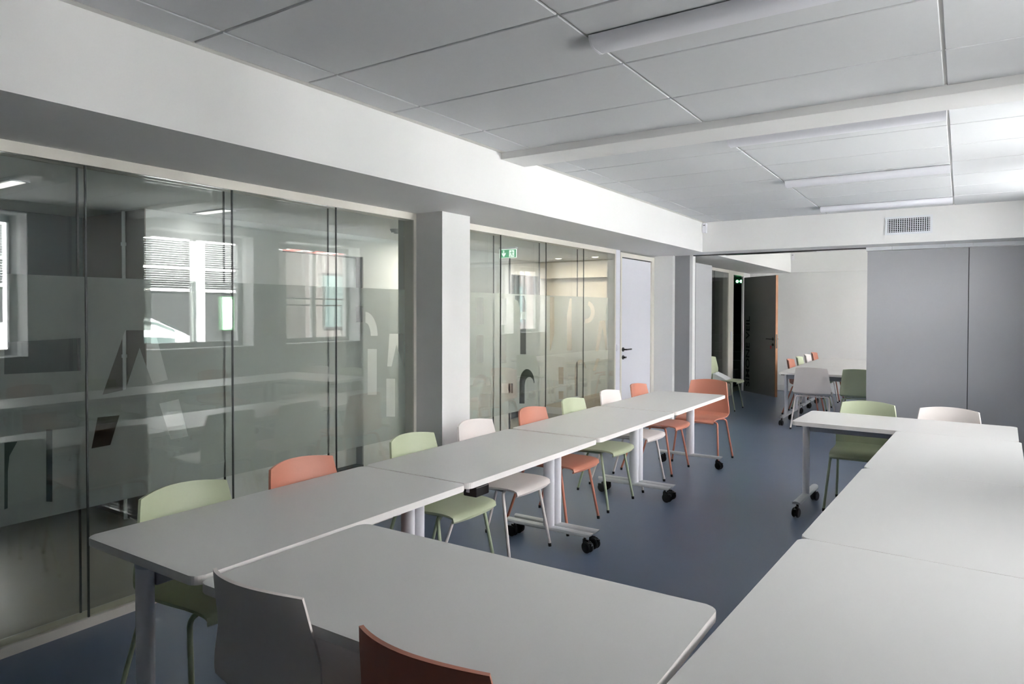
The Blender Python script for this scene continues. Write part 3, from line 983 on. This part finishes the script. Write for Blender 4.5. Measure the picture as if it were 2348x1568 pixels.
for (x, y), l in (((-4.58, 3.0), 'recessed linear lamp on the corridor ceiling behind the middle glass pane'), ((-4.6, 1.7), 'recessed linear lamp on the corridor ceiling behind the nearest glass pane')):
    dl = empty('corridor_lamp', (x, y, 2.262))
    tag(dl, l, 'light', 'corridor linear lamps')
    box('trim_frame', -.19, .19, -.05, .05, -.006, -.0005, vent_white, dl)
    box('lens', -.17, .17, -.035, .035, -.008, -.006, line_glow, dl)
    ld = bpy.data.lights.new('corridor_lamp_light', 'AREA')
    ld.shape = 'RECTANGLE'
    ld.size = .34
    ld.size_y = .07
    ld.energy = 0.35
    ld.color = (1.0, .98, .95)
    lo = bpy.data.objects.new('corridor_lamp_light', ld)
    link(lo, dl)
    lo.location = (0, 0, -.011)
eb = empty('emergency_lamp', (-3.783, 14.2, 2.149))
tag(eb, 'emergency lamp box with two green lit lenses in the stair hall', 'emergency lamp')
box('housing', -.13, .13, 0, .05, -.06, .085, black_plastic, eb, 0.006)
for s in (-1, 1):
    bm = bmesh.new()
    add_cyl(bm, (s * .038, -.012, 0), (s * .038, 0, 0), .024, .028, 18)
    mesh_obj('lens', bm, green_glow, eb, True)
st = empty('staircase', (-4.6, 13.9, 0))
tag(st, 'dark staircase climbing in the hall behind the slate door', 'stairs', kind='thing')
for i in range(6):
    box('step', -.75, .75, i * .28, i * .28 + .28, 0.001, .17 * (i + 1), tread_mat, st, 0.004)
wt = empty('folded_bag', (-3.15, 10.87, .4535))
tag(wt, 'white folded bag lying on the lone sage chair', 'bag')
bm = bmesh.new()
add_prism(bm, [(-.10, 0), (.10, 0), (.11, .015), (.04, .05), (-.07, .10), (-.105, .11), (-.11, .03)], 'y', -.15, .15)
bmesh.ops.bevel(bm, geom=list(bm.edges), offset=.008, segments=2, affect='EDGES')
mesh_obj('pouch', bm, vent_white, wt, True)
box('strap', -.09, -.075, -.10, .10, .10, .118, vent_white, wt, 0.003)
pb = empty('power_box', (-2.005, 2.735, .625))
tag(pb, 'black power box slung under the second table by the glass', 'power box')
box('housing', -.04, .04, -.055, .055, 0, .05, black_plastic, pb, 0.006)
box('socket', -.02, .0, -.058, -.0555, .02, .042, post_mat, pb, 0.001)
box('hanger', -.02, .02, -.05, .05, .0505, .069, steel_dark, pb)

# ------------------------------------------------------------------ the street outside the windows
S(box('road', XR + .36, 40, -40, 60, -.12, -.02, asphalt), 'pale street outside the windows', 'road')
bd = empty('facade_building', (9.0, 3.75, 0))
tag(bd, 'charcoal building with white louvre panels across the street', 'building')
box('wall', .12, 3, -12, 8.7, -.02, 3.45, facade_dark, bd)
box('bounce_storey', .10, 3, -12, 8.7, 3.45, 6.6, facade_light, bd)  # unseen pale storey, added to bounce sunlight into the room
box('light_block_storey', .10, 3, -12, 8.7, 6.6, 11, facade_dark, bd)  # unseen dark top, added to block sky and cut steep light on tables
for k in range(-5, 4):
    y0 = k * 2.05 + .35
    boxes('louvre_frame', [(0, .1, y0 - .06, y0, .4, 4.2), (0, .1, y0 + 1.78, y0 + 1.84, .4, 4.2), (0, .1, y0, y0 + 1.78, 2.0, 2.07), (0, .1, y0, y0 + 1.78, 2.55, 2.61),
                           (0, .1, y0, y0 + 1.78, 3.25, 3.36)], slat_white, bd)
    box('louvre_back', .06, .118, y0, y0 + 1.78, .4, 3.25, vent_dark, bd)
    for z0, nz in ((2.12, 8), (2.66, 11)):
        for i in range(nz):
            if k in (1, 2, 3, 0):
                box('slat', .03, .05, y0, y0 + 1.78, z0 + i * .054, z0 + i * .054 + .010, louvre_grey, bd)
    box('post', -.04, .08, y0 + 1.86, y0 + 1.99, -.02, 3.9, slat_white, bd)
ps = empty('street_poster', (8.93, 10.86, 1.03))
tag(ps, 'pale poster panel with green border across the street', 'poster')
box('board', 0, .03, -.16, .16, 0, .86, poster_edge, ps)
box('sheet', -.004, 0, -.13, .13, .05, .81, poster_mat, ps)
boxes('poster_legs', [(.005, .03, -.14, -.11, -1.05, 0), (.005, .03, .11, .14, -1.05, 0)], steel_dark, ps)
b2 = empty('brick_building', (8.0, 16.8, 0))
tag(b2, 'dark brown building further along the street', 'building')
box('wall', 0, 4, -4.2, 12, -.02, 11, facade_brown, b2)
for k in range(6):
    f = box('window_frame', -.03, .0, -3.6 + k * 2.4, -2.4 + k * 2.4, 1.0, 2.6, steel_dark, b2)
    box('pane', -.034, -.03, -3.53 + k * 2.4, -2.47 + k * 2.4, 1.07, 2.53, car_glass, f)
bar = empty('barrier_board', (2.4, 8.2, 2.56))
tag(bar, 'red and white striped barrier board outside the window', 'barrier')
for i in range(7):
    box('stripe', 0, .03, -.9 + i * .27, -.9 + (i + 1) * .27, 0, .10, tape_red if i % 2 else tape_white, bar)
for s in (-.85, .95):
    box('post', .005, .03, s - .02, s + .02, -2.58, 0, steel_dark, bar)
rl_ = empty('guard_rail', (1.45, 7.115, 0))
tag(rl_, 'thin double guard rail outside the window beside the grey partition', 'guard rail')
for z in (1.62, 1.72):
    bm = bmesh.new()
    add_cyl(bm, (0, -.75, z), (0, .75, z), .011, .011, 10)
    mesh_obj('bar', bm, steel_dark, rl_, True)
for y in (-.74, .74):
    bm = bmesh.new()
    add_cyl(bm, (0, y, -.02), (0, y, 1.74), .011, .011, 10)
    mesh_obj('upright', bm, steel_dark, rl_, True)

# parked car
car = empty('parked_car', (5.45, 6.15, -.02))
tag(car, 'white car parked in the street outside the window', 'car')


def car_section(y):
    """height of the body shoulder and of the roof along the car"""
    pts = [(-2.05, .62, .62), (-1.95, .86, .88), (-1.6, .93, 1.30), (-1.0, .95, 1.46), (-.2, .95, 1.50), (.45, .95, 1.43), (1.0, .95, 1.13), (1.2, .94, .98), (1.8, .84, .86), (2.05, .62, .64)]
    for a, b in zip(pts, pts[1:]):
        if a[0] <= y <= b[0]:
            t_ = (y - a[0]) / (b[0] - a[0])
            return a[1] + (b[1] - a[1]) * t_, a[2] + (b[2] - a[2]) * t_
    return pts[-1][1:]


bm = bmesh.new()
rings = []
for i in range(42):
    y = -2.05 + 4.1 * i / 41
    sh, rf = car_section(y)
    e = min(1, (2.07 - abs(y)) / .35) ** .5
    w = .80 + .07 * e
    k = max(0, min(1, (rf - sh) / .5))
    half = [(.70 * e, .22), (w, .30), (w + .01, .55), (w, sh - .03), (w - .03, sh), (w - .03 - .10 * k, sh + (rf - sh) * .55), (w - .05 - .20 * k, sh + (rf - sh) * .92), (w - .16 - .22 * k, rf), (0, rf + .015)]
    ring = half + [(-a, b) for a, b in half[-2::-1]]
    rings.append([bm.verts.new((a, y, b)) for a, b in ring])
for q, w in zip(rings, rings[1:]):
    for k in range(len(q)):
        j = (k + 1) % len(q)
        bm.faces.new((q[k], q[j], w[j], w[k]))
bm.faces.new(rings[0])
bm.faces.new(rings[-1][::-1])
mesh_obj('body', bm, car_paint, car, True, 60)
for s in (-1, 1):
    for y0, y1 in ((-1.45, -.42), (-.34, .78)):
        bm = bmesh.new()
        low, up = [], []
        for i in range(9):
            y = y0 + (y1 - y0) * i / 8
            sh, rf = car_section(y)
            k = max(0, min(1, (rf - sh) / .5))
            zb, zt = sh + .03, sh + (rf - sh) * .86
            if zt < zb + .01:
                zt = zb + .01

            def xx(z):
                u = (z - sh) / max(.01, rf - sh)
                w_ = .87
                return w_ - .03 - .10 * k * min(1, u / .55) - max(0, (u - .55) / .37) * (.02 + .10 * k) + .012
            low.append(bm.verts.new((s * xx(zb), y, zb)))
            up.append(bm.verts.new((s * xx(zt), y, zt)))
        for i in range(8):
            bm.faces.new((low[i], low[i + 1], up[i + 1], up[i]))
        mesh_obj('side_window', bm, car_glass, car, True)
    box('wing_mirror', s * .90 - .09, s * .90 + .09, .72, .84, .98, 1.12, car_paint, car, 0.03)
    for y in (-1.28, 1.28):
        bm = bmesh.new()
        add_cyl(bm, (s * .70, y, .31), (s * .885, y, .31), .31, .31, 28)
        wh = mesh_obj('wheel', bm, rubber, car, True)
        bm = bmesh.new()
        add_cyl(bm, (s * .885, y, .31), (s * .893, y, .31), .19, .17, 20)
        mesh_obj('hub', bm, foot_mat, wh, True)
bm = bmesh.new()
add_prism(bm, [(-.62, .0), (.62, .0), (.50, .36), (-.50, .36)], 'z', 0, .006)
ws = mesh_obj('windscreen', bm, car_glass, car)
ws.rotation_euler = (R(145), 0, 0)
ws.location = (0, 1.01, 1.155)
